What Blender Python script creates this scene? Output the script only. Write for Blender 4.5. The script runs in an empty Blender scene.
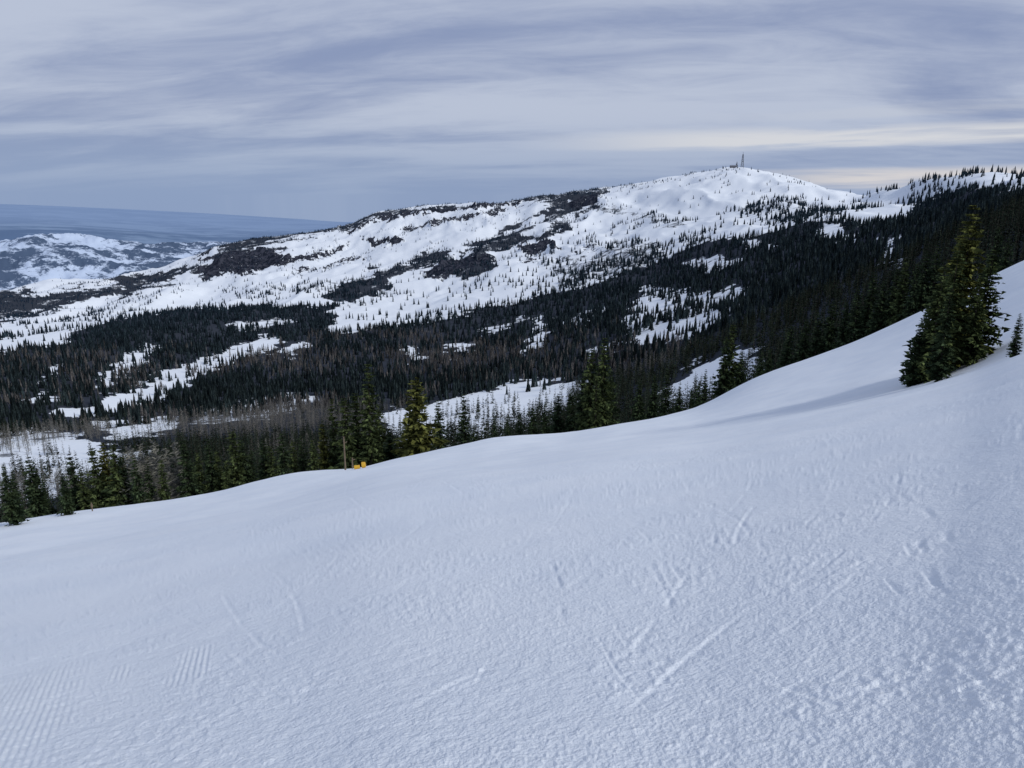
import bpy, math, random
import numpy as np
random.seed(7); rng=np.random.default_rng(11)
F=745.0; PIT=math.radians(14.24); EYE=1.6
cp,sp=math.cos(PIT),math.sin(PIT)
def ray(u,v):
    u=np.asarray(u,float); v=np.asarray(v,float)
    x=(u-512)/F; y=-(v-384)/F
    dx=x; dy=y*sp+cp; dz=y*cp-sp
    return np.arctan2(dx,dy), dz/np.hypot(dx,dy)
def project(X,Y,Z):
    z=Z-EYE
    d=Y*cp-z*sp; yy=Y*sp+z*cp
    d=np.where(d<1e-3,1e-3,d)
    return 512+F*X/d, 384-F*yy/d
def ss(a,b,x):
    t=np.clip((x-a)/(b-a),0,1); return t*t*(3-2*t)
def _h(ix,iy,seed):
    h=(ix.astype(np.int64)*374761393+iy.astype(np.int64)*668265263+seed*1274126177)&0xffffffff
    h=((h^(h>>13))*1274126177)&0xffffffff
    h=h^(h>>16)
    return h/4294967295.0
def vn(x,y,seed=0):
    x0=np.floor(x);y0=np.floor(y);fx=x-x0;fy=y-y0
    fx=fx*fx*fx*(fx*(fx*6-15)+10);fy=fy*fy*fy*(fy*(fy*6-15)+10)
    a=_h(x0,y0,seed);b=_h(x0+1,y0,seed);c=_h(x0,y0+1,seed);d=_h(x0+1,y0+1,seed)
    return (a+(b-a)*fx)*(1-fy)+(c+(d-c)*fx)*fy
def fbm(x,y,o=4,seed=0,g=0.5):
    s=0;a=1;t=0
    for i in range(o):
        s=s+a*vn(x*2**i+17.3*i,y*2**i-9.1*i,seed+i); t+=a; a*=g
    return s/t*2-1
def pslopes(x,y):
    h=np.diff(x);d=np.diff(y)/h
    m=np.zeros_like(y)
    w1=2*h[1:]+h[:-1];w2=h[1:]+2*h[:-1]
    ok=(d[:-1]*d[1:])>0
    dd0=np.where(ok,d[:-1],1);dd1=np.where(ok,d[1:],1)
    m[1:-1]=np.where(ok,(w1+w2)/(w1/dd0+w2/dd1),0)
    m[0]=d[0];m[-1]=d[-1]
    return m
def pchip(x,y,q):
    m=pslopes(x,y); q=np.clip(q,x[0],x[-1])
    i=np.clip(np.searchsorted(x,q,side='right')-1,0,len(x)-2)
    h=x[i+1]-x[i];t=(q-x[i])/h
    return ((1+2*t)*(1-t)**2*y[i]+t*(1-t)**2*h*m[i]+t*t*(3-2*t)*y[i+1]+t*t*(t-1)*h*m[i+1])
# ---------------- relief lines of the place
FL={}
FL['F3']=[(-200,575,45),(0,549,45),(128,528,46),(256,503,48),(384,474,50),(512,455,52),(600,443,55),(700,429,60),(800,409,60),(910,384,58),(970,368,56),(1024,348,55),(1200,290,50)]
FL['C']=[(-200,548,75),(0,524,70),(100,508,72),(200,494,75),(300,473,80),(345,468,82),(400,457,88),(450,447,95),(500,438,100),(560,434,110),(620,424,120),(690,409,130),(760,376,140),(850,343,145),(920,312,145),(1024,261,140),(1200,190,130)]
FL['P']=[(-200,590,100),(0,560,95),(200,530,100),(400,492,118),(500,470,135),(600,450,155),(690,428,170),(760,396,180),(850,360,185),(920,330,185),(1024,276,180),(1200,200,170)]
us=[-150,0,128,256,384,512,640,768,896,1024,1200]
def L(n,v,d): FL[n]=list(zip(us,v,d))
L('G1',[535,510,488,472,456,440,422,374,324,272,225],[330,330,330,330,320,320,320,320,290,260,240])
L('G2',[440,432,422,415,408,400,378,335,293,240,198],[600,600,600,600,600,580,550,500,430,380,350])
L('G3',[370,368,366,362,355,345,322,290,256,216,185],[1000,1000,1000,1000,950,900,850,750,650,560,480])
L('G4',[338,335,328,320,316,300,278,248,226,196,176],[1500,1500,1400,1350,1300,1300,1250,1100,950,800,650])
L('G5',[312,310,296,280,264,243,225,206,207,184,170],[2300,2300,2250,2200,2100,2000,1850,1700,1500,1100,900])
FL['R']=[(-150,300,3300),(0,291,3300),(50,280,3300),(100,281,3250),(160,271,3200),(203,254,3100),(215,246,3080),(240,240,3050),(290,234,3000),(340,227,2950),(380,214,2900),(420,208,2850),(470,204,2800),(530,198,2750),(590,190,2700),(640,183,2600),(690,174,2500),(735,168,2450),(760,173,2400),(800,184,2300),(830,194,2150),(860,197,1900),(885,193,1700),(910,184,1600),(940,176,1500),(980,171,1450),(1024,174,1400),(1200,180,1200)]
FL['RB']=[(u,v+28,d*1.14) for u,v,d in FL['R']]
FL['H1']=[(-200,300,6200),(0,296,6200),(1200,296,6200)]
FL['H2']=[(-200,250,8600),(-60,245,8600),(0,242,8600),(35,239,8600),(70,238,8600),(110,243,8800),(150,247,9000),(215,246,9200),(260,248,9500),(1200,250,9500)]
FL['H3']=[(-200,268,11500),(0,262,11500),(1200,262,11500)]
FL['PL']=[(-200,238,17000),(0,236,17000),(250,244,17000),(1200,244,17000)]
FL['P2']=[(-200,222,30000),(0,222,30000),(250,232,30000),(1200,232,30000)]
FL['HZ']=[(-200,200,60000),(0,204,60000),(100,208,60000),(200,213,60000),(300,219,60000),(350,222,60000),(1200,222,60000)]
order=['F3','C','P','G1','G2','G3','G4','G5','R','RB','H1','H2','H3','PL','P2','HZ']
KN=[]
for n in order:
    a=np.array(FL[n],float); az,te=ray(a[:,0],a[:,1]); KN.append((az,te,a[:,2]))
def knots(az):
    az=np.atleast_1d(az)
    T=[];D=[]
    for a,t,d in KN:
        T.append(pchip(a,t,az));D.append(pchip(a,d,az))
    return np.array(D),np.array(T)
def tan_profile(az,Dq):
    KD,KT=knots(az); out=np.empty(Dq.shape)
    for i in range(len(az)):
        x=np.log(KD[:,i]);y=KT[:,i]
        s=y[0]+EYE/KD[0,i]
        q=Dq[i]
        near=s-EYE/np.maximum(q,.05)
        x2=np.concatenate([[math.log(KD[0,i]*0.55)],x]);y2=np.concatenate([[s-EYE/(KD[0,i]*0.55)],y])
        far=pchip(x2,y2,np.log(np.maximum(q,.05)))
        w=ss(KD[0,i]*0.55,KD[0,i]*0.75,q)
        out[i]=near*(1-w)+far*w
    return out
tracks=[]
def gpt(u,v):
    az,te=ray(u,v); D_,T_=knots(az); s=T_[0,0]+EYE/D_[0,0]
    D=EYE/max(s-float(te),.02); D=min(D,60)
    return np.array([D*math.sin(az),D*math.cos(az)])
def add_track(u1,v1,u2,v2,c,w,dep):
    a=gpt(u1,v1);b=gpt(u2,v2); tracks.append((a,b,c,w,dep))
hand=[(545,600,700,520,.03),(550,560,560,625,.02),(700,500,770,560,.03),(735,545,760,500,.02),(640,470,560,530,.02),(900,470,780,600,.03),(1020,420,860,470,.02),(1020,470,900,560,-.03),
(860,480,960,560,.04),(420,700,560,640,.03),(620,720,760,600,.02),(240,520,420,500,.02),(100,560,300,530,.02),(700,640,1010,560,.02),(590,430,730,440,.02),(800,420,950,400,.02),(500,470,640,450,.02),
(380,560,430,520,.01),(830,700,1010,640,.02),(650,560,680,620,.0),(905,520,935,600,.02),(710,515,716,545,0)]
for h in hand: add_track(*h[:4],h[4],.018,.010)
for i in range(150):
    u1=random.uniform(0,1024);v1=random.uniform(465,740)
    dx=random.uniform(40,260)*random.choice([1,1,-1]);dy=-random.uniform(10,90)
    try: add_track(u1,v1,u1+dx,max(v1+dy,455),random.uniform(-.04,.04),random.uniform(.007,.018),random.uniform(.004,.009))
    except Exception: pass
cord=[(gpt(193,662),.50,gpt(188,690),gpt(200,640)),(gpt(10,715),1.3,gpt(0,760),gpt(50,655)),(gpt(120,672),.25,gpt(115,690),gpt(128,655))]
def height(X,Y):
    D=np.hypot(X,Y); az=np.arctan2(X,Y)[:,-1]
    azc=np.clip(az,-math.radians(48),math.radians(48))
    T=tan_profile(azc,D)
    Z=EYE+D*T
    A=np.abs(az)[:,None]
    sb=(0.25*np.sin(az)-0.27*np.cos(az))[:,None]
    Zb=sb*120*(1-np.exp(-D/120))
    w=ss(math.radians(60),math.radians(100),A)
    Z=Z*(1-w)+Zb*w
    w0=1-ss(.3,1.8,D); pl=0.25*X-0.30*Y
    Z=Z*(1-w0)+pl*w0
    fg=1-ss(150,260,D)
    Z=Z+fg*(0.040*np.minimum(D/6,1)*fbm(X/2.6,Y/3.4,3,5)+0.50*ss(6,30,D)*(1-ss(60,130,D)*.6)*fbm(X/14+3,Y/20,3,9))
    n1=fbm(X/420,Y/420,6,21,.55); n2=1-np.abs(fbm(X/260+5,Y/260,5,33))*2
    mid=ss(200,700,D)*(1-ss(3600,5200,D))
    ampk=.0062*np.minimum(D,3200)
    Z=Z+mid*ampk*(n1*1.3+n2*1.0-.5)
    KD,_=knots(azc);Rd=KD[8][:,None]
    win=ss(.42,.60,D/Rd)*(1-ss(.86,.99,D/Rd))*(1-w)
    n3=1-np.abs(fbm(X/190+9,Y/380,4,37,.5))*2.2
    Z=Z+win*17*(n3-.45)
    far=ss(4800,7000,D)
    Z=Z+far*(1-ss(10500,14000,D))*(130*(1-np.abs(fbm(X/1300,Y/1300,7,41,.6))*2-.6))
    Z=Z+ss(12000,17000,D)*(1-ss(38000,55000,D))*170*fbm(X/5000,Y/5000,5,51)
    return Z
azd=np.linspace(-math.radians(43),math.radians(43),1150)
azl=np.linspace(-math.pi,-math.radians(43),70)[:-1]; azr=np.linspace(math.radians(43),math.pi,70)[1:]
AZ=np.concatenate([azl,azd,azr])
r1=1/np.linspace(1/1.2,1/18,480); r0=np.linspace(.15,1.2,6)[:-1]
r2=np.geomspace(18,170,200)[1:]; r3=np.geomspace(170,4000,470)[1:]; r4=np.concatenate([np.geomspace(4000,6200,15)[1:],np.geomspace(6200,11500,110)[1:],np.geomspace(11500,64000,70)[1:]])
R=np.concatenate([r0,r1,r2,r3,r4])
n,m=len(AZ),len(R)
X=np.sin(AZ)[:,None]*R[None];Y=np.cos(AZ)[:,None]*R[None]
Z=height(X,Y)
k=np.searchsorted(R,75); a0=len(azl);a1=a0+len(azd)
Xn=X[a0:a1,:k];Yn=Y[a0:a1,:k];dz=np.zeros_like(Xn)
tw=ss(.25,.7,vn(Xn*2.5,Yn*2.5,4))
for a,b,c,w,dep in tracks:
    d=b-a;Ln=np.hypot(*d)
    if Ln<.1: continue
    d=d/Ln;t=((Xn-a[0])*d[0]+(Yn-a[1])*d[1])/Ln
    nn=(Xn-a[0])*-d[1]+(Yn-a[1])*d[0]-c*4*t*(1-t)*Ln
    ww=w+0.0010*np.hypot(*(a+b))/2
    g=np.exp(-(nn/ww)**2)-.5*np.exp(-((nn-1.9*ww)/(ww*.7))**2)
    dz-=dep*g*ss(0,.12,t)*(1-ss(.8,1,t))*tw
for c,rad,p,q in cord:
    d=(q-p)/np.hypot(*(q-p)); nn=(Xn-c[0])*-d[1]+(Yn-c[1])*d[0]; tt=(Xn-c[0])*d[0]+(Yn-c[1])*d[1]
    mk=1-ss(rad*.45,rad,np.abs(tt)*.6+.25*fbm(Xn*4,Yn*4,2,99)*rad); mk=mk*(1-ss(rad*.22,rad*.42,np.abs(nn)+.15*rad*fbm(Xn*5,Yn*5,2,98)))
    mk*=ss(.25,.7,vn(Xn*4+7,Yn*4,77)+.2)
    dz+=.0068*mk*np.sin(nn*2*math.pi/.05)
fade=(1-ss(18,34,R[:k]))
cl=vn(Xn*24,Yn*24,61)*(.35+.65*ss(.35,.7,vn(Xn*1.3,Yn*1.3,62)))
dz+=.009*ss(.52,.85,cl)*fade
cl=vn(Xn*50,Yn*50,66)*(.4+.6*ss(.3,.6,vn(Xn*.8+3,Yn*.8,67)))
dz+=.005*ss(.5,.9,cl)*(1-ss(6,14,R[:k]))
dz+=.006*fbm(Xn*5,Yn*5,4,64,.6)*(1-ss(20,45,R[:k]))
dz+=.012*fbm(Xn*1.5,Yn*1.5,4,65,.6)*ss(2,8,R[:k])
Z[a0:a1,:k]+=dz
# ---------------- land-cover map
U0,V0,W,H=-320,140,1700,440
gu,gv=np.meshgrid(np.arange(U0,U0+W)+.5,np.arange(V0,V0+H)+.5)
def poly(P):
    ins=np.zeros(gu.shape,bool);N=len(P)
    for i in range(N):
        x1,y1=P[i];x2,y2=P[(i+1)%N]
        if y1==y2: continue
        c=((y1>gv)!=(y2>gv))&(gu<(x2-x1)*(gv-y1)/(y2-y1)+x1)
        ins^=c
    return ins
den=np.full(gu.shape,.04)
def fill(P,val): den[poly(P)]=val
def line(P,w,val,img=None):
    for (x1,y1),(x2,y2) in zip(P[:-1],P[1:]):
        fillp=poly([(x1,y1-w),(x2,y2-w),(x2,y2+w),(x1,y1+w)])
        (den if img is None else img)[fillp]=val
fill([(-320,352),(0,352),(60,345),(110,318),(200,309),(330,305),(342,330),(400,326),(480,308),(560,292),(620,275),(660,258),(700,243),(760,236),(800,222),(850,222),(890,226),(925,198),(960,186),(1024,197),(1400,200),(1400,340),(1024,300),(850,400),(690,440),(500,580),(-320,580)],1.0)
fill([(330,232),(400,212),(560,200),(560,225),(470,250),(400,268),(320,290),(250,285),(280,262)],.07)
fill([(600,200),(735,180),(830,200),(850,215),(790,222),(700,232),(640,250),(600,245)],.04)
fill([(725,205),(760,196),(838,204),(850,222),(800,222),(740,228)],.42)
line([(600,208),(640,216),(680,226),(705,236)],4,.6)
line([(605,222),(650,232),(700,240)],3,.4)
fill([(500,262),(600,236),(700,238),(640,262),(560,290),(480,306),(450,306)],.16)
fill([(550,275),(600,248),(650,243),(660,258),(610,276),(560,290)],.6)
fill([(330,225),(380,211),(470,201),(560,190),(606,186),(606,192),(560,198),(470,208),(385,218),(335,232)],.92)
fill([(606,188),(640,182),(735,167),(735,169),(640,187),(606,194)],.4)
fill([(200,249),(240,237),(330,224),(335,231),(270,242),(240,249),(205,262)],.95)
fill([(202,266),(212,250),(240,246),(272,247),(286,254),(264,264),(256,274),(236,272),(220,280),(205,278)],.8)
fill([(455,252),(478,240),(500,232),(516,220),(536,206),(560,196),(575,190),(608,190),(602,206),(585,216),(562,230),(545,240),(520,244),(500,252),(480,252)],.93)
fill([(328,294),(350,279),(380,269),(405,261),(425,252),(452,247),(450,258),(430,268),(412,276),(395,287),(370,294),(350,303),(333,302)],.93)
fill([(420,286),(436,268),(452,260),(462,250),(485,250),(500,257),(492,270),(470,278),(448,284)],.85)
fill([(395,277),(430,262),(440,263),(420,275),(400,284)],.15)
fill([(518,238),(530,222),(540,212),(550,213),(543,226),(533,240)],.15)
fill([(564,222),(580,205),(588,207),(570,225)],.25)
line([(270,262),(300,252),(330,248),(375,236)],1.6,.5);line([(300,276),(350,262),(395,246)],1.6,.45)
line([(390,232),(430,224),(480,214)],2,.5);line([(240,296),(300,287),(330,291)],4,.4)
line([(480,286),(520,272),(560,262),(600,250)],2,.6);line([(430,310),(480,296),(520,290)],2.5,.5)
fill([(-320,298),(0,290),(60,284),(160,271),(200,262),(192,272),(165,283),(90,303),(0,322),(-320,335)],1.)
fill([(15,292),(45,279),(80,281),(78,289),(40,295)],.03)
fill([(60,286),(95,279),(130,281),(100,290)],.35)
line([(60,322),(120,302),(180,292),(230,290)],1.2,.6);line([(0,338),(50,330),(90,318),(160,300),(190,285)],1.2,.5);line([(90,316),(100,326),(60,340)],1.5,.8)
S=[([(55,425),(62,410),(100,398),(140,388),(175,368),(215,352),(270,336),(285,342),(235,360),(190,385),(150,402),(100,412)],.08),
([(85,390),(110,368),(140,348),(155,347),(135,368),(100,386)],.12),
([(40,375),(62,362),(60,370),(44,382)],.1),
([(330,332),(345,308),(400,285),(440,275),(470,280),(500,270),(560,262),(560,285),(480,305),(400,323),(350,333)],.07),
([(375,418),(430,402),(520,384),(575,380),(600,384),(575,400),(540,432),(470,450),(400,450)],.13),
([(625,330),(640,300),(650,282),(668,290),(700,292),(748,286),(745,300),(720,322),(690,335),(655,345),(632,342)],.42),
([(640,310),(650,285),(665,292),(650,320)],.05),
([(660,400),(700,362),(735,352),(765,345),(758,372),(720,395),(690,408),(660,418)],.16),
([(515,354),(532,335),(538,316),(546,318),(542,340),(522,358)],.08),
([(407,345),(418,345),(420,360),(410,360)],.05),
([(752,240),(768,240),(770,250),(755,248)],.1),
([(815,236),(826,224),(842,228),(855,242),(838,243)],.03),
([(884,238),(893,238),(898,250),(896,268),(889,262)],.02),
([(690,262),(720,255),(745,262),(700,275)],.5),
([(850,212),(880,192),(915,184),(935,178),(960,172),(1024,172),(1024,186),(960,184),(930,196),(905,222),(870,224)],.28),
([(860,215),(880,198),(905,190),(915,195),(900,212),(885,222)],.04),
([(935,182),(980,172),(1000,180),(960,188)],.06),
([(640,232),(700,222),(760,214),(768,220),(700,232),(650,240)],.03),
([(-320,440),(0,432),(60,430),(90,440),(80,480),(0,505),(-320,560)],.46),
([(65,440),(90,434),(100,445),(70,470),(60,458)],.08),
([(100,425),(170,415),(185,428),(120,440)],.25),
([(0,470),(60,455),(120,445),(150,455),(60,495),(0,505)],.25),
([(190,408),(300,392),(330,400),(300,412),(200,425)],.58),
([(280,350),(300,340),(310,345),(290,356)],.3),([(440,352),(470,340),(480,345),(450,358)],.4),([(560,320),(600,305),(610,310),(575,326)],.4),([(20,402),(50,392),(52,398),(24,410)],.3),
([(230,325),(280,318),(300,322),(250,332)],.5),([(480,330),(520,312),(525,318),(490,336)],.5),([(590,350),(620,335),(625,345),(600,360)],.5)]
for P,val in S: fill(P,val)
def blur(a,r):
    kx=np.exp(-np.linspace(-2,2,2*r+1)**2);kx/=kx.sum()
    a=np.apply_along_axis(lambda q:np.convolve(np.pad(q,r,'edge'),kx,'valid'),0,a)
    return np.apply_along_axis(lambda q:np.convolve(np.pad(q,r,'edge'),kx,'valid'),1,a)
den=blur(den,2)
bare=np.zeros(gu.shape)
bare[poly([(-320,400),(0,405),(80,430),(140,418),(230,395),(300,375),(360,365),(420,380),(420,400),(380,440),(300,470),(0,520),(-320,580)])]=.62
bare[poly([(180,370),(260,345),(400,330),(520,345),(500,380),(360,385),(250,400)])]=.5
bare[poly([(500,350),(620,320),(680,345),(640,380),(520,385)])]=.3
bare[poly([(0,350),(180,350),(180,400),(0,410)])]=.3
bare=blur(bare,6)
rock=np.zeros(gu.shape)
for P in [[(203,256),(240,249),(274,249),(290,257),(268,268),(250,276),(225,274),(208,281)],[(428,274),(440,262),(470,254),(500,257),(490,268),(462,272),(445,282)],[(372,240),(398,236),(402,242),(376,247)],[(516,248),(552,239),(560,248),(530,256)],[(570,262),(605,251),(612,257),(590,266)],[(560,202),(600,194),(604,200),(570,210)]]:
    rock[poly(P)]=1
line([(345,231),(385,219),(430,211),(480,207),(520,205)],2.2,.95,rock)
line([(275,264),(320,252),(345,248)],2.5,.9,rock);line([(400,228),(460,218),(500,213)],2.2,.8,rock)
line([(300,272),(340,262),(370,258)],1.8,.75,rock);line([(520,262),(560,258),(600,246)],1.5,.8,rock)
rock=blur(rock,1)
def look(img,u,v):
    iu=np.clip((u-U0).astype(int),0,W-1);iv=np.clip((v-V0).astype(int),0,H-1)
    return img[iv,iu]
def cover(X,Y,Z):
    u,v=project(X,Y,Z)
    D=np.hypot(X,Y)
    k_=ss(700,1700,D)
    fu=fbm(X/95,Y/95,5,71,.68);nu=fbm(X/26,Y/26,4,73,.65)
    fv=fbm(X/80+9,Y/80,5,72,.68);nv_=fbm(X/26+9,Y/26,4,74,.65)
    wu=34*fu*k_+24*nu*(1-k_);wv=8*fv*k_+11*nv_*(1-k_)
    return look(den,u+wu,v+wv),look(bare,u+wu*2,v+wv*2),look(rock,u+wu*.6,v+wv*.6)
d_,b_,r_=cover(X,Y,Z)
Dg=np.hypot(X,Y)
KDall,_=knots(np.clip(AZ,-math.radians(48),math.radians(48)))
Cd=KDall[1][:,None];Rd=KDall[8][:,None]
on=ss(1.6,2.2,Dg/Cd)*(1-ss(4000,4600,Dg))
fmask=d_*on
fmask*=1-.25*ss(1500,2200,Dg)*ss(.45,.7,vn(X/28,Y/28,88))
rmask=r_*on*ss(1500,1800,Dg)
Z=Z+rmask*20*fbm(X/30,Y/30,4,81)
det=np.exp(-Dg/18.0)
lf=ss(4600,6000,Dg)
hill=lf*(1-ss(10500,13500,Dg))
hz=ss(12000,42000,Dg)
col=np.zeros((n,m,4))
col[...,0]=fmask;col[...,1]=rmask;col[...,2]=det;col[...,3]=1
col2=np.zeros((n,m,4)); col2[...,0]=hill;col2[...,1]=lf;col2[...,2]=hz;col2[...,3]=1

def mesh_from(name,V,Fc,nv,mat,cols=None,smooth=False):
    me=bpy.data.meshes.new(name)
    Fc=np.asarray(Fc,np.int32)
    me.vertices.add(len(V));me.vertices.foreach_set('co',np.asarray(V,np.float32).ravel())
    me.loops.add(Fc.size);me.loops.foreach_set('vertex_index',Fc.ravel())
    me.polygons.add(len(Fc));me.polygons.foreach_set('loop_start',np.arange(0,Fc.size,nv,dtype=np.int32))
    try: me.polygons.foreach_set('loop_total',np.full(len(Fc),nv,np.int32))
    except Exception: pass
    me.polygons.foreach_set('use_smooth',np.full(len(Fc),smooth,bool))
    me.update(calc_edges=True)
    if cols:
        for k2,c in cols.items():
            at=me.attributes.new(k2,'FLOAT_COLOR','POINT');at.data.foreach_set('color',np.asarray(c,np.float32).ravel())
    me.materials.append(mat)
    return me
def obj(name,me,loc=(0,0,0)):
    o=bpy.data.objects.new(name,me);o.location=loc;bpy.context.scene.collection.objects.link(o);return o
class NT:
    def __init__(s,nt): s.nt=nt
    def __call__(s,t,ins=None,**kw):
        nd=s.nt.nodes.new(t)
        for a,b in kw.items(): setattr(nd,a,b)
        if ins:
            for a,b in ins.items():
                if isinstance(b,bpy.types.NodeSocket): s.nt.links.new(b,nd.inputs[a])
                else: nd.inputs[a].default_value=b
        return nd
    def math(s,op,a,b=None,c=None,clamp=False):
        i={0:a}
        if b is not None:i[1]=b
        if c is not None:i[2]=c
        nd=s('ShaderNodeMath',i,operation=op);nd.use_clamp=clamp;return nd.outputs[0]
    def mix(s,f,a,b):
        nd=s('ShaderNodeMix',None,data_type='RGBA')
        for k2,v in ((0,f),(6,a),(7,b)):
            if isinstance(v,bpy.types.NodeSocket): s.nt.links.new(v,nd.inputs[k2])
            else: nd.inputs[k2].default_value=v
        return nd.outputs[2]
    def ramp(s,f,a,b,x=0.,y=1.):
        nd=s('ShaderNodeMapRange',{0:f,1:a,2:b,3:x,4:y},interpolation_type='SMOOTHSTEP');return nd.outputs[0]
def newmat(name,rough=.8,spec=.2):
    mt=bpy.data.materials.new(name);mt.use_nodes=True;nt=mt.node_tree
    bs=nt.nodes['Principled BSDF'];bs.inputs['Roughness'].default_value=rough;bs.inputs['Specular IOR Level'].default_value=spec
    return mt,NT(nt),bs
snow,N,bs=newmat('snow_terrain_mat',.55,.25)
pos=N('ShaderNodeNewGeometry').outputs['Position']
at=N('ShaderNodeAttribute',attribute_name='cov');sep=N('ShaderNodeSeparateColor',{0:at.outputs['Color']})
at2=N('ShaderNodeAttribute',attribute_name='cov2');sep2=N('ShaderNodeSeparateColor',{0:at2.outputs['Color']})
fo,ro,de=sep.outputs[0],sep.outputs[1],sep.outputs[2];hi,lfv,hzv=sep2.outputs[0],sep2.outputs[1],sep2.outputs[2]
N.nt.links.new(N.math('MULTIPLY',de,.3),bs.inputs['Specular IOR Level'])
nA=N('ShaderNodeTexNoise',{'Vector':pos,'Scale':.35,'Detail':4.}).outputs['Fac']
nB=N('ShaderNodeTexNoise',{'Vector':pos,'Scale':.05,'Detail':5.,'Roughness':.7}).outputs['Fac']
nC=N('ShaderNodeTexNoise',{'Vector':pos,'Scale':28.,'Detail':3.,'Roughness':.7}).outputs['Fac']
sc=N.mix(N.ramp(nA,.3,.7),(.82,.87,.91,1),(.87,.91,.935,1))
sc=N.mix(N.math('MULTIPLY',N.ramp(nC,.35,.6,1.,0.),N.math('MULTIPLY',de,.18)),sc,(.70,.76,.84,1))
fm=N.math('MULTIPLY',N.ramp(N.math('ADD',fo,N.math('MULTIPLY',N.math('SUBTRACT',nB,.5),1.4)),.48,.76),.965)
fm=N.math('MULTIPLY',fm,N.ramp(fo,.10,.35))
c=N.mix(fm,sc,(.015,.021,.034,1))
strv=N('ShaderNodeVectorMath',{0:pos,1:(.09,.09,.02)},operation='MULTIPLY').outputs[0]
nR=N('ShaderNodeTexNoise',{'Vector':strv,'Scale':1.,'Detail':5.,'Roughness':.65}).outputs['Fac']
rk=N.mix(N.ramp(nR,.42,.60),(.014,.018,.028,1),(.060,.064,.082,1))
rm=N.ramp(N.math('ADD',ro,N.math('MULTIPLY',N.math('SUBTRACT',nR,.5),3.0)),.52,.65)
rm=N.math('MULTIPLY',rm,N.ramp(ro,.1,.4))
c=N.mix(rm,c,rk)
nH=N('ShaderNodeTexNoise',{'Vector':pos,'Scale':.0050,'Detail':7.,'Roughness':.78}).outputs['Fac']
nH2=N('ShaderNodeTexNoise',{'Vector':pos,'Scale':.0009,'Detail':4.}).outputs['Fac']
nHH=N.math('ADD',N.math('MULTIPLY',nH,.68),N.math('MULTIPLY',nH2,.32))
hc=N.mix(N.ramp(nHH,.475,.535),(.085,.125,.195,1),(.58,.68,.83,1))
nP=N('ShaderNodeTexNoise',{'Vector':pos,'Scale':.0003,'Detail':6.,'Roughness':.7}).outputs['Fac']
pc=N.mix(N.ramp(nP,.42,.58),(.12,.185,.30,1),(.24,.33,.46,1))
pc=N.mix(N.math('MULTIPLY',hzv,.8),pc,(.27,.37,.54,1))  # aerial haze painted into the bluish lowland surface colour, stronger with distance
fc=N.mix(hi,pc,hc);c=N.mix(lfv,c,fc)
N.nt.links.new(c,bs.inputs['Base Color'])
b1=N('ShaderNodeTexNoise',{'Vector':pos,'Scale':8.,'Detail':5.,'Roughness':.68}).outputs['Fac']
b2=N('ShaderNodeTexVoronoi',{'Vector':pos,'Scale':40.}).outputs['Distance']
hh=N.math('ADD',N.math('MULTIPLY',b1,.055),N.math('MULTIPLY',b2,-.007))
hh=N.math('MULTIPLY',hh,de)
bp=N('ShaderNodeBump',{'Height':hh,'Strength':.8,'Distance':1.})
N.nt.links.new(bp.outputs[0],bs.inputs['Normal'])
i,j=np.meshgrid(np.arange(n-1),np.arange(m-1),indexing='ij')
a=(i*m+j).ravel();Fq=np.stack([a,a+1,a+m+1,a+m],1)[:,::-1]
V=np.stack([X,Y,Z],-1).reshape(-1,3)
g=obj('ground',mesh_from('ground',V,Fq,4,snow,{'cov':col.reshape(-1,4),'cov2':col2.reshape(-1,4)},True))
def gz(x,y):
    x=np.atleast_1d(x).astype(float);y=np.atleast_1d(y).astype(float)
    az=np.arctan2(x,y);D=np.hypot(x,y)
    fa=np.interp(az,AZ,np.arange(n));fr=np.interp(D,R,np.arange(m))
    i0=np.clip(fa.astype(int),0,n-2);j0=np.clip(fr.astype(int),0,m-2);ta=fa-i0;tr=fr-j0
    return (Z[i0,j0]*(1-tr)+Z[i0,j0+1]*tr)*(1-ta)+(Z[i0+1,j0]*(1-tr)+Z[i0+1,j0+1]*tr)*ta
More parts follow.
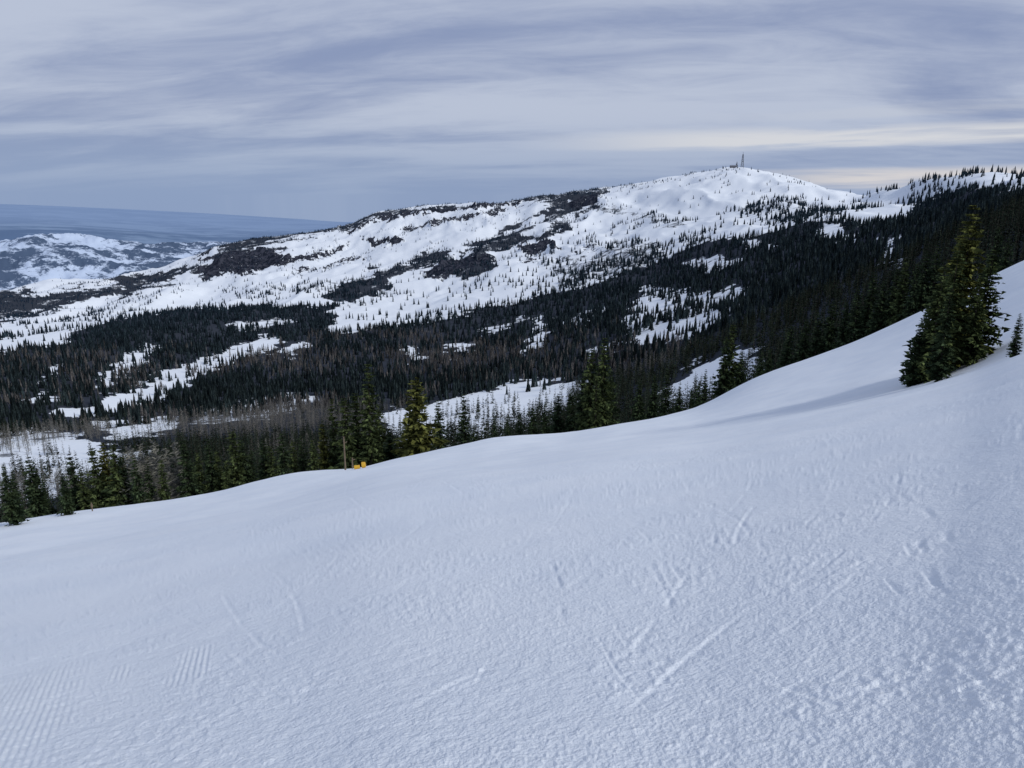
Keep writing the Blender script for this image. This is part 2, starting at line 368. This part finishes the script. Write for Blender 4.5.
# ---------------- foliage
fol,N,bs=newmat('conifer_foliage_mat',.9,.0)
at=N('ShaderNodeAttribute',attribute_name='tint').outputs['Color']
pos=N('ShaderNodeNewGeometry').outputs['Position']
nn=N('ShaderNodeTexNoise',{'Vector':pos,'Scale':1.3,'Detail':2.}).outputs['Fac']
c=N.mix(N.ramp(nn,.3,.7),(.45,.5,.55,1),(1.5,1.5,1.3,1))
mm=N('ShaderNodeMix',None,data_type='RGBA',blend_type='MULTIPLY');mm.inputs[0].default_value=1
N.nt.links.new(at,mm.inputs[6]);N.nt.links.new(c,mm.inputs[7]);N.nt.links.new(mm.outputs[2],bs.inputs['Base Color'])
def conifer(seed,whorls,nb,nsp,rad,tint,col_dark=.45,leafy=1.0,lean=0.):
    r=random.Random(seed);V=[];Fc=[];C=[]
    def tri(p,q,s,c):
        b=len(V);V.extend([p,q,s]);Fc.append((b,b+1,b+2));C.extend([c]*3)
    for k2 in range(5):
        a=k2*2*math.pi/5;b=a+2*math.pi/5;rr=.013
        tri((rr*math.cos(a),rr*math.sin(a),-.04),(rr*math.cos(b),rr*math.sin(b),-.04),(0,0,.99),(.06,.05,.045,1))
    prof=[r.uniform(.7,1.25) for _ in range(12)]
    for w in range(whorls):
        h=.05+.94*(w+r.uniform(-.4,.4))/whorls
        base=rad*((1-h)**.78)*(.55+.45*min(1,(h+.1)/.22))+.012
        for k2 in range(nb):
            a=r.uniform(0,2*math.pi)
            sector=int((a/(2*math.pi))*12)%12
            ln=base*r.uniform(.55,1.15)*prof[(sector+int(h*7))%12]
            if r.random()<.08: ln*=1.3
            droop=r.uniform(.10,.38)*(1-h*.8)
            ca,sa=math.cos(a),math.sin(a)
            sh=r.uniform(.5,1.35)
            for q in range(nsp):
                t=(q+r.uniform(.2,1))/nsp
                px=ln*t*ca;py=ln*t*sa;pz=h-droop*ln*t*t*1.2+.12*ln*t
                l=ln*.42*r.uniform(.7,1.2)*(1.1-t*.35)*leafy+.004
                b=a+r.choice([-1,1])*r.uniform(.2,1.1)
                wd=l*.33
                ex=px+l*math.cos(b);ey=py+l*math.sin(b);ez=pz-l*r.uniform(-.05,.55)
                nx,ny=-math.sin(b)*wd,math.cos(b)*wd
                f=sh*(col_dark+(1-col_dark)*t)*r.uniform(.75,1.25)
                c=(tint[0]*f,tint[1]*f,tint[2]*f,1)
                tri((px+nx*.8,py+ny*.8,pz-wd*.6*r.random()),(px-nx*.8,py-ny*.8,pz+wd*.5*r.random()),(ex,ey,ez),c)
                if r.random()<.5:
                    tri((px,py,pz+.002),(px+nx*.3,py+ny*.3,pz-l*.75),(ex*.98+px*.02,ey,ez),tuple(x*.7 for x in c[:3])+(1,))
    V=np.array(V);V[:,0]+=lean*V[:,2]**2
    return V,np.array(Fc),np.array(C)
def larch(seed,nb,tint):
    r=random.Random(seed);V=[];Fc=[];C=[]
    def tri(p,q,s,c):
        b=len(V);V.extend([p,q,s]);Fc.append((b,b+1,b+2));C.extend([c]*3)
    for k2 in range(3):
        a=k2*2.094;b=a+2.094;rr=.013
        tri((rr*math.cos(a),rr*math.sin(a),-.03),(rr*math.cos(b),rr*math.sin(b),-.03),(0,0,1),tuple(x*.7 for x in tint)+(1,))
    for w in range(nb):
        h=.12+.85*r.random();ln=.15*((1-h)**.7)*r.uniform(.5,1.3)+.01;a=r.uniform(0,6.283);up=r.uniform(.0,.9)*ln
        ca,sa=math.cos(a),math.sin(a);f=r.uniform(.6,1.3);c=tuple(x*f for x in tint)+(1,)
        tri((0,0,h-.004),(0,0,h+.006),(ca*ln,sa*ln,h+up),c)
        for q in range(3):
            t=r.uniform(.2,.95);b=a+r.choice([-1,1])*r.uniform(.4,1.2);l=ln*.4
            tri((ca*ln*t,sa*ln*t,h+up*t-.003),(ca*ln*t,sa*ln*t,h+up*t+.004),(ca*ln*t+l*math.cos(b),sa*ln*t+l*math.sin(b),h+up*t+l*r.uniform(-.6,1.2)),c)
    return np.array(V),np.array(Fc),np.array(C)
def fartree(seed,lv,rad,tint,wide=.8):
    r=random.Random(seed);V=[];Fc=[];C=[]
    for l in range(lv):
        z0=.02+l*.93/lv;z1=min(1,z0+1.9/lv) if l<lv-1 else 1
        rr=rad*(1-z0)**.85;off=r.uniform(0,6)
        k0=5
        for k2 in range(k0):
            a=off+k2*2*math.pi/k0;b=a+2*math.pi/k0*wide
            ra=rr*r.uniform(.6,1.25);rb=rr*r.uniform(.6,1.25)
            f=r.uniform(.6,1.35)
            bI=len(V);V+= [(ra*math.cos(a),ra*math.sin(a),z0-r.uniform(0,.05)),(rb*math.cos(b),rb*math.sin(b),z0-r.uniform(0,.05)),(0,0,z1)]
            Fc.append((bI,bI+1,bI+2));C+=[(tint[0]*f,tint[1]*f,tint[2]*f,1)]*3
    return np.array(V),np.array(Fc),np.array(C)
def scatter(name,temps,xs,ys,hs,tints,mat,fat=None):
    nT=len(xs)
    if nT==0:return
    zs=gz(xs,ys);pick=rng.integers(0,len(temps),nT);rot=rng.uniform(0,6.283,nT)
    if fat is None: fat=np.ones(nT)
    VV=[];FF=[];CC=[];o=0
    for t,(tv,tf,tc) in enumerate(temps):
        idx=np.where(pick==t)[0]
        if len(idx)==0: continue
        c,s=np.cos(rot[idx])[:,None],np.sin(rot[idx])[:,None];h=hs[idx][:,None];ft=(hs*fat)[idx][:,None]
        x=(tv[:,0]*c-tv[:,1]*s)*ft+xs[idx][:,None];y=(tv[:,0]*s+tv[:,1]*c)*ft+ys[idx][:,None];z=tv[:,2]*h+zs[idx][:,None]
        VV.append(np.stack([x,y,z],-1).reshape(-1,3))
        FF.append((tf[None]+(np.arange(len(idx))*len(tv))[:,None,None]).reshape(-1,3)+o)
        o+=len(idx)*len(tv)
        cc=np.broadcast_to(tc[None],(len(idx),)+tc.shape).copy();cc[...,:3]*=tints[idx][:,None,:]
        CC.append(cc.reshape(-1,4))
    return obj(name,mesh_from(name,np.concatenate(VV),np.concatenate(FF),3,mat,{'tint':np.concatenate(CC)}))
def sample(N,Dmin,Dmax,pw):
    az=rng.uniform(-math.radians(43),math.radians(43),N)
    q=rng.random(N)
    if pw==0: D=Dmin+(Dmax-Dmin)*q
    else: D=np.sqrt(Dmin**2+(Dmax**2-Dmin**2)*q)
    return D*np.sin(az),D*np.cos(az),D,az
def sel(N,Dmin,Dmax,pw):
    x,y,D,az=sample(N,Dmin,Dmax,pw);z=gz(x,y)
    d,b,rk_=cover(x,y,z)
    KD,_=knots(az)
    cn=vn(x/22,y/22,15)*.5+vn(x/80,y/80,16)*.5
    cl=ss(.45,.72,cn)
    dd=np.where(d>.7,d*(.5+.5*ss(.2,.45,cn)),d*(.12+3.2*cl))
    dd=np.where(rk_>.5,dd*.45,dd)
    keep=(rng.random(N)<dd)&(D>1.5*KD[1])&(D<KD[8]*1.04)
    isb=rng.random(N)<b*ss(.25,.6,vn(x/60,y/60,18))*1.6
    return x[keep],y[keep],D[keep],isb[keep]
x,y,D,isb=sel(95000,600,3450,0)
G=(.020,.028,.031)
FT=[fartree(s,3,.17,G) for s in range(6)]
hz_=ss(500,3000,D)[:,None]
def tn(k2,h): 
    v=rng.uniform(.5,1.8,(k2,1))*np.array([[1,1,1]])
    return v*(1-h)+h*(v*.4+.8)*np.array([[1.0,1.3,2.2]])  # far trees get bluer: distance haze painted into their tint
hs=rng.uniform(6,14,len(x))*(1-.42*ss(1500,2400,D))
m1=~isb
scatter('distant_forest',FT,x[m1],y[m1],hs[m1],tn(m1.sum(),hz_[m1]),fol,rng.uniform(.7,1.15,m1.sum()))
LF=[fartree(50+s,4,.14,(.14,.13,.135),.35) for s in range(5)]
scatter('bare_larch_stand',LF,x[isb],y[isb],hs[isb],rng.uniform(.4,1.3,(isb.sum(),1))*np.ones((1,3)),fol)
x,y,D,isb=sel(15000,170,600,1)
MT=[conifer(100+s,13,5,2,.13+.02*(s%3),(.036,.049,.036),.5,1.5) for s in range(5)]
hs=rng.uniform(6,14,len(x));m1=~isb
hs*=np.where(D<260,.75,1)
scatter('hillside_forest',MT,x[m1],y[m1],hs[m1],tn(m1.sum(),np.zeros((m1.sum(),1))),fol,rng.uniform(.7,1.1,m1.sum()))
LT2=[larch(40+s,60,(.21,.20,.20)) for s in range(4)]
scatter('bare_larch_forest',LT2,x[isb],y[isb],hs[isb],rng.uniform(.6,1.3,(isb.sum(),1))*np.ones((1,3)),fol)
# ---------------- individual trees
dk=(.055,.078,.042);md=(.090,.115,.050);yl=(.15,.155,.050)
def hero(name,tmpl):
    return mesh_from(name,tmpl[0],tmpl[1],3,fol,{'tint':tmpl[2]})
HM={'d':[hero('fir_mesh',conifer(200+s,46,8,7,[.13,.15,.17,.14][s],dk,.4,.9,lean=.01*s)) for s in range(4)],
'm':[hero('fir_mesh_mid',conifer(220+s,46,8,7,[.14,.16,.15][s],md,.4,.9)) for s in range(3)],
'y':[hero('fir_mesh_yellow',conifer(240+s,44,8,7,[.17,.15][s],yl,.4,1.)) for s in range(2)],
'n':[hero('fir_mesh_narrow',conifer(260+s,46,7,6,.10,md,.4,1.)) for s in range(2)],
'b':[hero('larch_mesh',larch(300+s,230,(.21,.20,.185))) for s in range(3)]}
def put(u,vt,D,k2,w=1.):
    az,te=ray(u,vt);az=float(az);te=float(te);x=D*math.sin(az);y=D*math.cos(az);z=float(gz(x,y)[0])
    h=EYE+D*te-z+.1
    if h<1.0: print('short',u,vt,D,h);return
    o=obj('larch_tree' if k2=='b' else 'fir_tree',random.choice(HM[k2]),(x,y,z-.1))
    o.scale=(h*w,h*w,h);o.rotation_euler=(random.uniform(-.01,.01),random.uniform(-.01,.01),random.uniform(0,6.28))
T=[(974,200,62,'y',1.0),(959,240,60,'m',1.1),(944,264,57,'m',1.15),(994,246,64,'m',1.15),(966,224,66,'y',.95),(934,288,59,'d',1.15),(952,285,54,'d',1.1),(921,326,57,'d',1.2),(982,272,60,'m',1.05),(1021,312,50,'d',1.2),
(366,360,105,'n',1.1),(415,375,106,'y',1.4),(345,395,104,'m',1.),(356,390,108,'m',1.),(332,396,112,'n',1.),(439,398,118,'d',1.1),(463,392,122,'d',1.),(378,402,114,'m',1.),(322,422,112,'y',.9),(390,425,110,'d',1.),(475,425,125,'d',.9),
(591,344,150,'m',.85),(604,334,150,'m',.85),(597,372,146,'n',1.),(583,370,152,'d',.9),(572,384,156,'d',.9),(558,392,155,'d',.9),(545,400,150,'d',.9),(533,405,150,'d',.9),(611,365,160,'d',.9),(520,412,152,'d',.9),(508,414,140,'d',.9),(496,418,138,'d',.8),
(706,368,160,'d',.9),(700,380,165,'d',1.),(692,388,168,'d',.9),(733,322,180,'m',1.),(727,335,178,'d',1.),(741,350,180,'d',1.),(762,350,158,'d',1.),(770,348,160,'d',1.),(655,372,170,'d',.9),(640,380,168,'d',.9),(668,366,180,'d',.9),(680,385,176,'d',.9),
(908,256,185,'m',.9),(897,268,190,'d',.9),(918,262,182,'d',.9),(885,280,190,'d',1.),(873,270,195,'d',.9),(860,285,190,'d',1.),(848,300,190,'d',1.),(832,300,195,'d',1.),(820,310,195,'d',1.),(806,318,195,'d',1.),(790,322,195,'d',1.),(930,250,185,'d',1.),(940,240,185,'d',1.),(1010,235,180,'d',1.),(1000,225,190,'d',1.),
(62,474,66,'d',1.),(3,462,64,'d',1.),(12,470,85,'d',.9),(26,455,100,'d',.9),(37,465,105,'d',.9),(70,452,100,'d',.8),
(92,445,98,'m',1.),(101,440,100,'y',.9),(112,442,96,'m',1.1),(120,455,96,'d',1.),(128,444,96,'b',1.3),(140,442,98,'b',1.2),(153,438,98,'b',1.3),(165,446,100,'b',1.2),(174,440,100,'b',1.2),(185,438,98,'d',1.),(197,450,102,'m',.9),(208,436,102,'d',1.),(216,450,102,'m',1.),(232,428,102,'m',1.),(240,438,104,'d',1.),(250,448,104,'d',.9),(262,436,106,'d',1.),(271,444,104,'m',1.),(283,432,106,'d',.9),(292,438,108,'m',.9),(301,434,108,'d',.9),(312,438,106,'m',.9),(80,468,98,'m',.9),(146,462,96,'d',1.),(225,460,100,'m',.8),(160,458,95,'m',.8),(134,456,94,'d',.8)]
for t in T: put(*t)
# ---------------- small objects
def simple(name,c1,c2,rough=.6):
    mt,N,bs=newmat(name,rough,.4)
    pos=N('ShaderNodeNewGeometry').outputs['Position']
    nn=N('ShaderNodeTexNoise',{'Vector':pos,'Scale':5.,'Detail':4.}).outputs['Fac']
    N.nt.links.new(N.mix(nn,c1,c2),bs.inputs['Base Color']);return mt
steel=simple('galvanised_steel',(.13,.14,.16,1),(.20,.21,.24,1));wood=simple('weathered_wood',(.10,.075,.05,1),(.20,.15,.10,1),.9)
yel=simple('yellow_vinyl',(.55,.31,.02,1),(.72,.43,.03,1),.5);conc=simple('concrete_wall',(.13,.13,.14,1),(.20,.20,.22,1),.9);blk=simple('dark_window',(.02,.02,.025,1),(.03,.03,.04,1),.2)
def beam(V,Fc,p,q,r,ns=4,r2=None):
    p=np.array(p,float);q=np.array(q,float);d=q-p;d/=np.linalg.norm(d)
    a=np.cross(d,[0,0,1] if abs(d[2])<.9 else [1,0,0]);a/=np.linalg.norm(a);b=np.cross(d,a);o=len(V);r2=r if r2 is None else r2
    for P,rr in((p,r),(q,r2)):
        for k2 in range(ns):
            t=2*math.pi*k2/ns;V.append(tuple(P+rr*(a*math.cos(t)+b*math.sin(t))))
    for k2 in range(ns):
        k3=(k2+1)%ns;Fc.append((o+k2,o+k3,o+ns+k3,o+ns+k2))
    Fc.append(tuple(o+k2 for k2 in range(ns))[::-1]);Fc.append(tuple(o+ns+k2 for k2 in range(ns)))
def pymesh(name,V,Fc,mat):
    me=bpy.data.meshes.new(name);me.from_pydata(V,[],Fc);me.update();me.materials.append(mat);return me
def empty(name,loc):
    e=bpy.data.objects.new(name,None);e.location=loc;bpy.context.scene.collection.objects.link(e);return e
def child(p,name,me):
    o=obj(name,me);o.parent=p;return o
def at_pix(u,D):
    az=float(ray(u,170)[0]);x=D*math.sin(az);y=D*math.cos(az);return x,y,float(gz(x,y)[0])
def lattice(p,Hh,w,name='lattice_mast'):
    V=[];Fc=[];c=[(-1,-1),(1,-1),(1,1),(-1,1)];ns=8
    for k2 in range(ns):
        z0=Hh*k2/ns;z1=Hh*(k2+1)/ns;w0=w*(1-.75*k2/ns);w1=w*(1-.75*(k2+1)/ns)
        for q in range(4):
            A=c[q];B=c[(q+1)%4]
            beam(V,Fc,(A[0]*w0,A[1]*w0,z0),(A[0]*w1,A[1]*w1,z1),.4)
            beam(V,Fc,(A[0]*w0,A[1]*w0,z0),(B[0]*w1,B[1]*w1,z1),.25);beam(V,Fc,(A[0]*w1,A[1]*w1,z1),(B[0]*w1,B[1]*w1,z1),.25)
    beam(V,Fc,(0,0,Hh*.98),(0,0,Hh*1.15),.4)
    child(p,name,pymesh(name,V,Fc,steel))
    V=[];Fc=[]
    for z,a in((Hh*.55,.5),(Hh*.7,2.4),(Hh*.82,4.2)):
        d=np.array([math.cos(a),math.sin(a),0]);beam(V,Fc,d*1.0+[0,0,z],d*2.6+[0,0,z],1.7,10,1.5)
    child(p,'dish_antennas',pymesh('dishes',V,Fc,steel))
x,y,z=at_pix(742,2440);e=empty('radio_tower',(x,y,z-2));lattice(e,46,4.2)
x,y,z=at_pix(736.5,2440);e=empty('radio_tower.001',(x,y,z-2));lattice(e,20,2.0)
def box(V,Fc,c,s):
    o=len(V);x,y,z=c;a,b,h=s
    for dz in(0,h):
        for dx,dy in((-a,-b),(a,-b),(a,b),(-a,b)):V.append((x+dx,y+dy,z+dz))
    Fc+=[(o,o+3,o+2,o+1),(o+4,o+5,o+6,o+7)]+[(o+k2,o+(k2+1)%4,o+4+(k2+1)%4,o+4+k2) for k2 in range(4)]
x,y,z=at_pix(733,2435);e=empty('summit_hut',(x,y,z-1))
V=[];Fc=[];box(V,Fc,(0,0,0),(9,5,6));child(e,'walls',pymesh('walls',V,Fc,conc))
V=[];Fc=[];V+=[(-10,-6,6.02),(10,-6,6.02),(10,6,6.02),(-10,6,6.02),(-10,0,9),(10,0,9)];Fc+=[(0,1,5,4),(2,3,4,5),(0,4,3),(1,2,5),(0,3,2,1)];child(e,'roof',pymesh('roof',V,Fc,steel))
V=[];Fc=[]
for q in(-5,0,5):box(V,Fc,(q,-5.03,2),(1.2,.02,2))
child(e,'windows',pymesh('windows',V,Fc,blk))
def crest_pt(u,v,D):
    az,te=ray(u,v);x=D*math.sin(float(az));y=D*math.cos(float(az));return x,y,float(gz(x,y)[0])
x,y,z=crest_pt(361,467,74);e=empty('yellow_crash_pad',(x,y,z-.1))
V=[];Fc=[]
beam(V,Fc,(-.72,0,.20),(-.12,.1,.24),.22,14,.20);beam(V,Fc,(.05,.15,.40),(.45,.2,.45),.34,14,.28)
pm=pymesh('pads',V,Fc,yel);o=child(e,'pads',pm);md_=o.modifiers.new('b','BEVEL');md_.width=.06;md_.segments=3
for u,vt,D in((343.5,437,76),(352,458,78)):
    x,y,z=crest_pt(u,vt,D);te=float(ray(u,vt)[1]);h=EYE+D*te-z
    h=max(h,.8)
    V=[];Fc=[];beam(V,Fc,(0,0,-.3),(.02,0,h),.10,8,.07);beam(V,Fc,(-.0,0,h*.8),(.32,.05,h*.86),.05,6);beam(V,Fc,(.02,0,h),(.02,0,h+.04),.1,8,.02)
    o=obj('wooden_post',pymesh('post',V,Fc,wood),(x,y,z))
x,y,z=crest_pt(92,508,67);V=[];Fc=[];beam(V,Fc,(0,0,-.2),(0,0,.75),.05,8,.04);beam(V,Fc,(0,0,.35),(.0,0,.6),.09,8,.09)
obj('trail_marker_stake',pymesh('stake',V,Fc,wood),(x,y,z))
# ---------------- world
SUN_EL=math.radians(40);SUN_AZ=math.radians(122)
w=bpy.data.worlds.new('World');bpy.context.scene.world=w;w.use_nodes=True;nt=w.node_tree;nt.nodes.clear();N=NT(nt)
sky=N('ShaderNodeTexSky',sky_type='NISHITA',sun_disc=False,sun_elevation=SUN_EL,sun_rotation=SUN_AZ)
bg1=N('ShaderNodeBackground',{'Color':sky.outputs[0],'Strength':.07})
tc=N('ShaderNodeTexCoord').outputs['Generated'];sx=N('ShaderNodeSeparateXYZ',{0:tc})
dx,dy,dz_=sx.outputs
zc=N.math('ADD',N.math('MAXIMUM',dz_,0.),.15)
px=N.math('DIVIDE',dx,zc);py=N.math('DIVIDE',dy,zc)
py2=N.math('ADD',py,N.math('MULTIPLY',px,.10))
vec=N('ShaderNodeCombineXYZ',{0:N.math('MULTIPLY',px,.42),1:py2,2:1.7}).outputs[0]
n1=N('ShaderNodeTexNoise',{'Vector':vec,'Scale':.75,'Detail':8.,'Roughness':.5,'Distortion':.7}).outputs['Fac']
n2=N('ShaderNodeTexNoise',{'Vector':vec,'Scale':3.4,'Detail':8.,'Roughness':.65,'Distortion':.5}).outputs['Fac']
f=N.math('ADD',N.math('MULTIPLY',n1,.74),N.math('MULTIPLY',n2,.26))
cc=N.mix(N.ramp(f,.40,.62),(.26,.32,.50,1),(.50,.555,.69,1))
lowz=N.ramp(dz_,.0,.11,1.,0.)
cc=N.mix(N.math('MULTIPLY',lowz,N.ramp(dx,-.5,.5,.85,.60)),cc,(.27,.365,.56,1))
def hband(z0,hw,x0,x1,sd):
    tz=N('ShaderNodeTexNoise',{'Vector':N('ShaderNodeCombineXYZ',{0:N.math('MULTIPLY',dx,5.),1:N.math('MULTIPLY',dz_,70.),2:sd}).outputs[0],'Scale':1.,'Detail':7.,'Roughness':.6,'Distortion':.4}).outputs['Fac']
    zz=N.math('ADD',dz_,N.math('MULTIPLY',N.math('SUBTRACT',tz,.5),.024))
    b=N.ramp(N.math('ABSOLUTE',N.math('SUBTRACT',zz,z0)),hw*.2,hw,1.,0.)
    return N.math('MULTIPLY',N.math('MULTIPLY',b,N.ramp(dx,x0,x1)),N.ramp(tz,.30,.52,.45,1.))
h1=hband(.066,.015,-.02,.30,2.);h2=hband(.020,.015,.24,.42,5.);h3=hband(.092,.010,.15,.55,9.)
cc=N.mix(N.math('MULTIPLY',h1,.95),cc,(.69,.70,.74,1))
cc=N.mix(N.math('MULTIPLY',h3,.4),cc,(.60,.63,.70,1))
cc=N.mix(N.math('MULTIPLY',h2,.9),cc,(.72,.69,.69,1))
bg2=N('ShaderNodeBackground',{'Color':cc,'Strength':1.})
mx=N('ShaderNodeMixShader',{0:.93,1:bg1.outputs[0],2:bg2.outputs[0]})
N('ShaderNodeOutputWorld',{0:mx.outputs[0]})
sd=bpy.data.lights.new('sun','SUN');sd.energy=1.9;sd.angle=math.radians(12);sd.color=(1,.97,.92)
so=bpy.data.objects.new('sun',sd);bpy.context.scene.collection.objects.link(so)
from mathutils import Vector
dv=Vector((math.sin(SUN_AZ)*math.cos(SUN_EL),math.cos(SUN_AZ)*math.cos(SUN_EL),math.sin(SUN_EL)))
so.rotation_euler=dv.to_track_quat('Z','Y').to_euler()
cd=bpy.data.cameras.new('camera');cam=bpy.data.objects.new('camera',cd);bpy.context.scene.collection.objects.link(cam)
cd.sensor_width=36;cd.lens=36*F/1024;cd.clip_start=.1;cd.clip_end=200000
cam.location=(0,0,EYE);cam.rotation_euler=(math.radians(90)-PIT,0,0);bpy.context.scene.camera=cam
sc_=bpy.context.scene;sc_.view_settings.view_transform='Standard';sc_.view_settings.look='None';sc_.view_settings.exposure=0
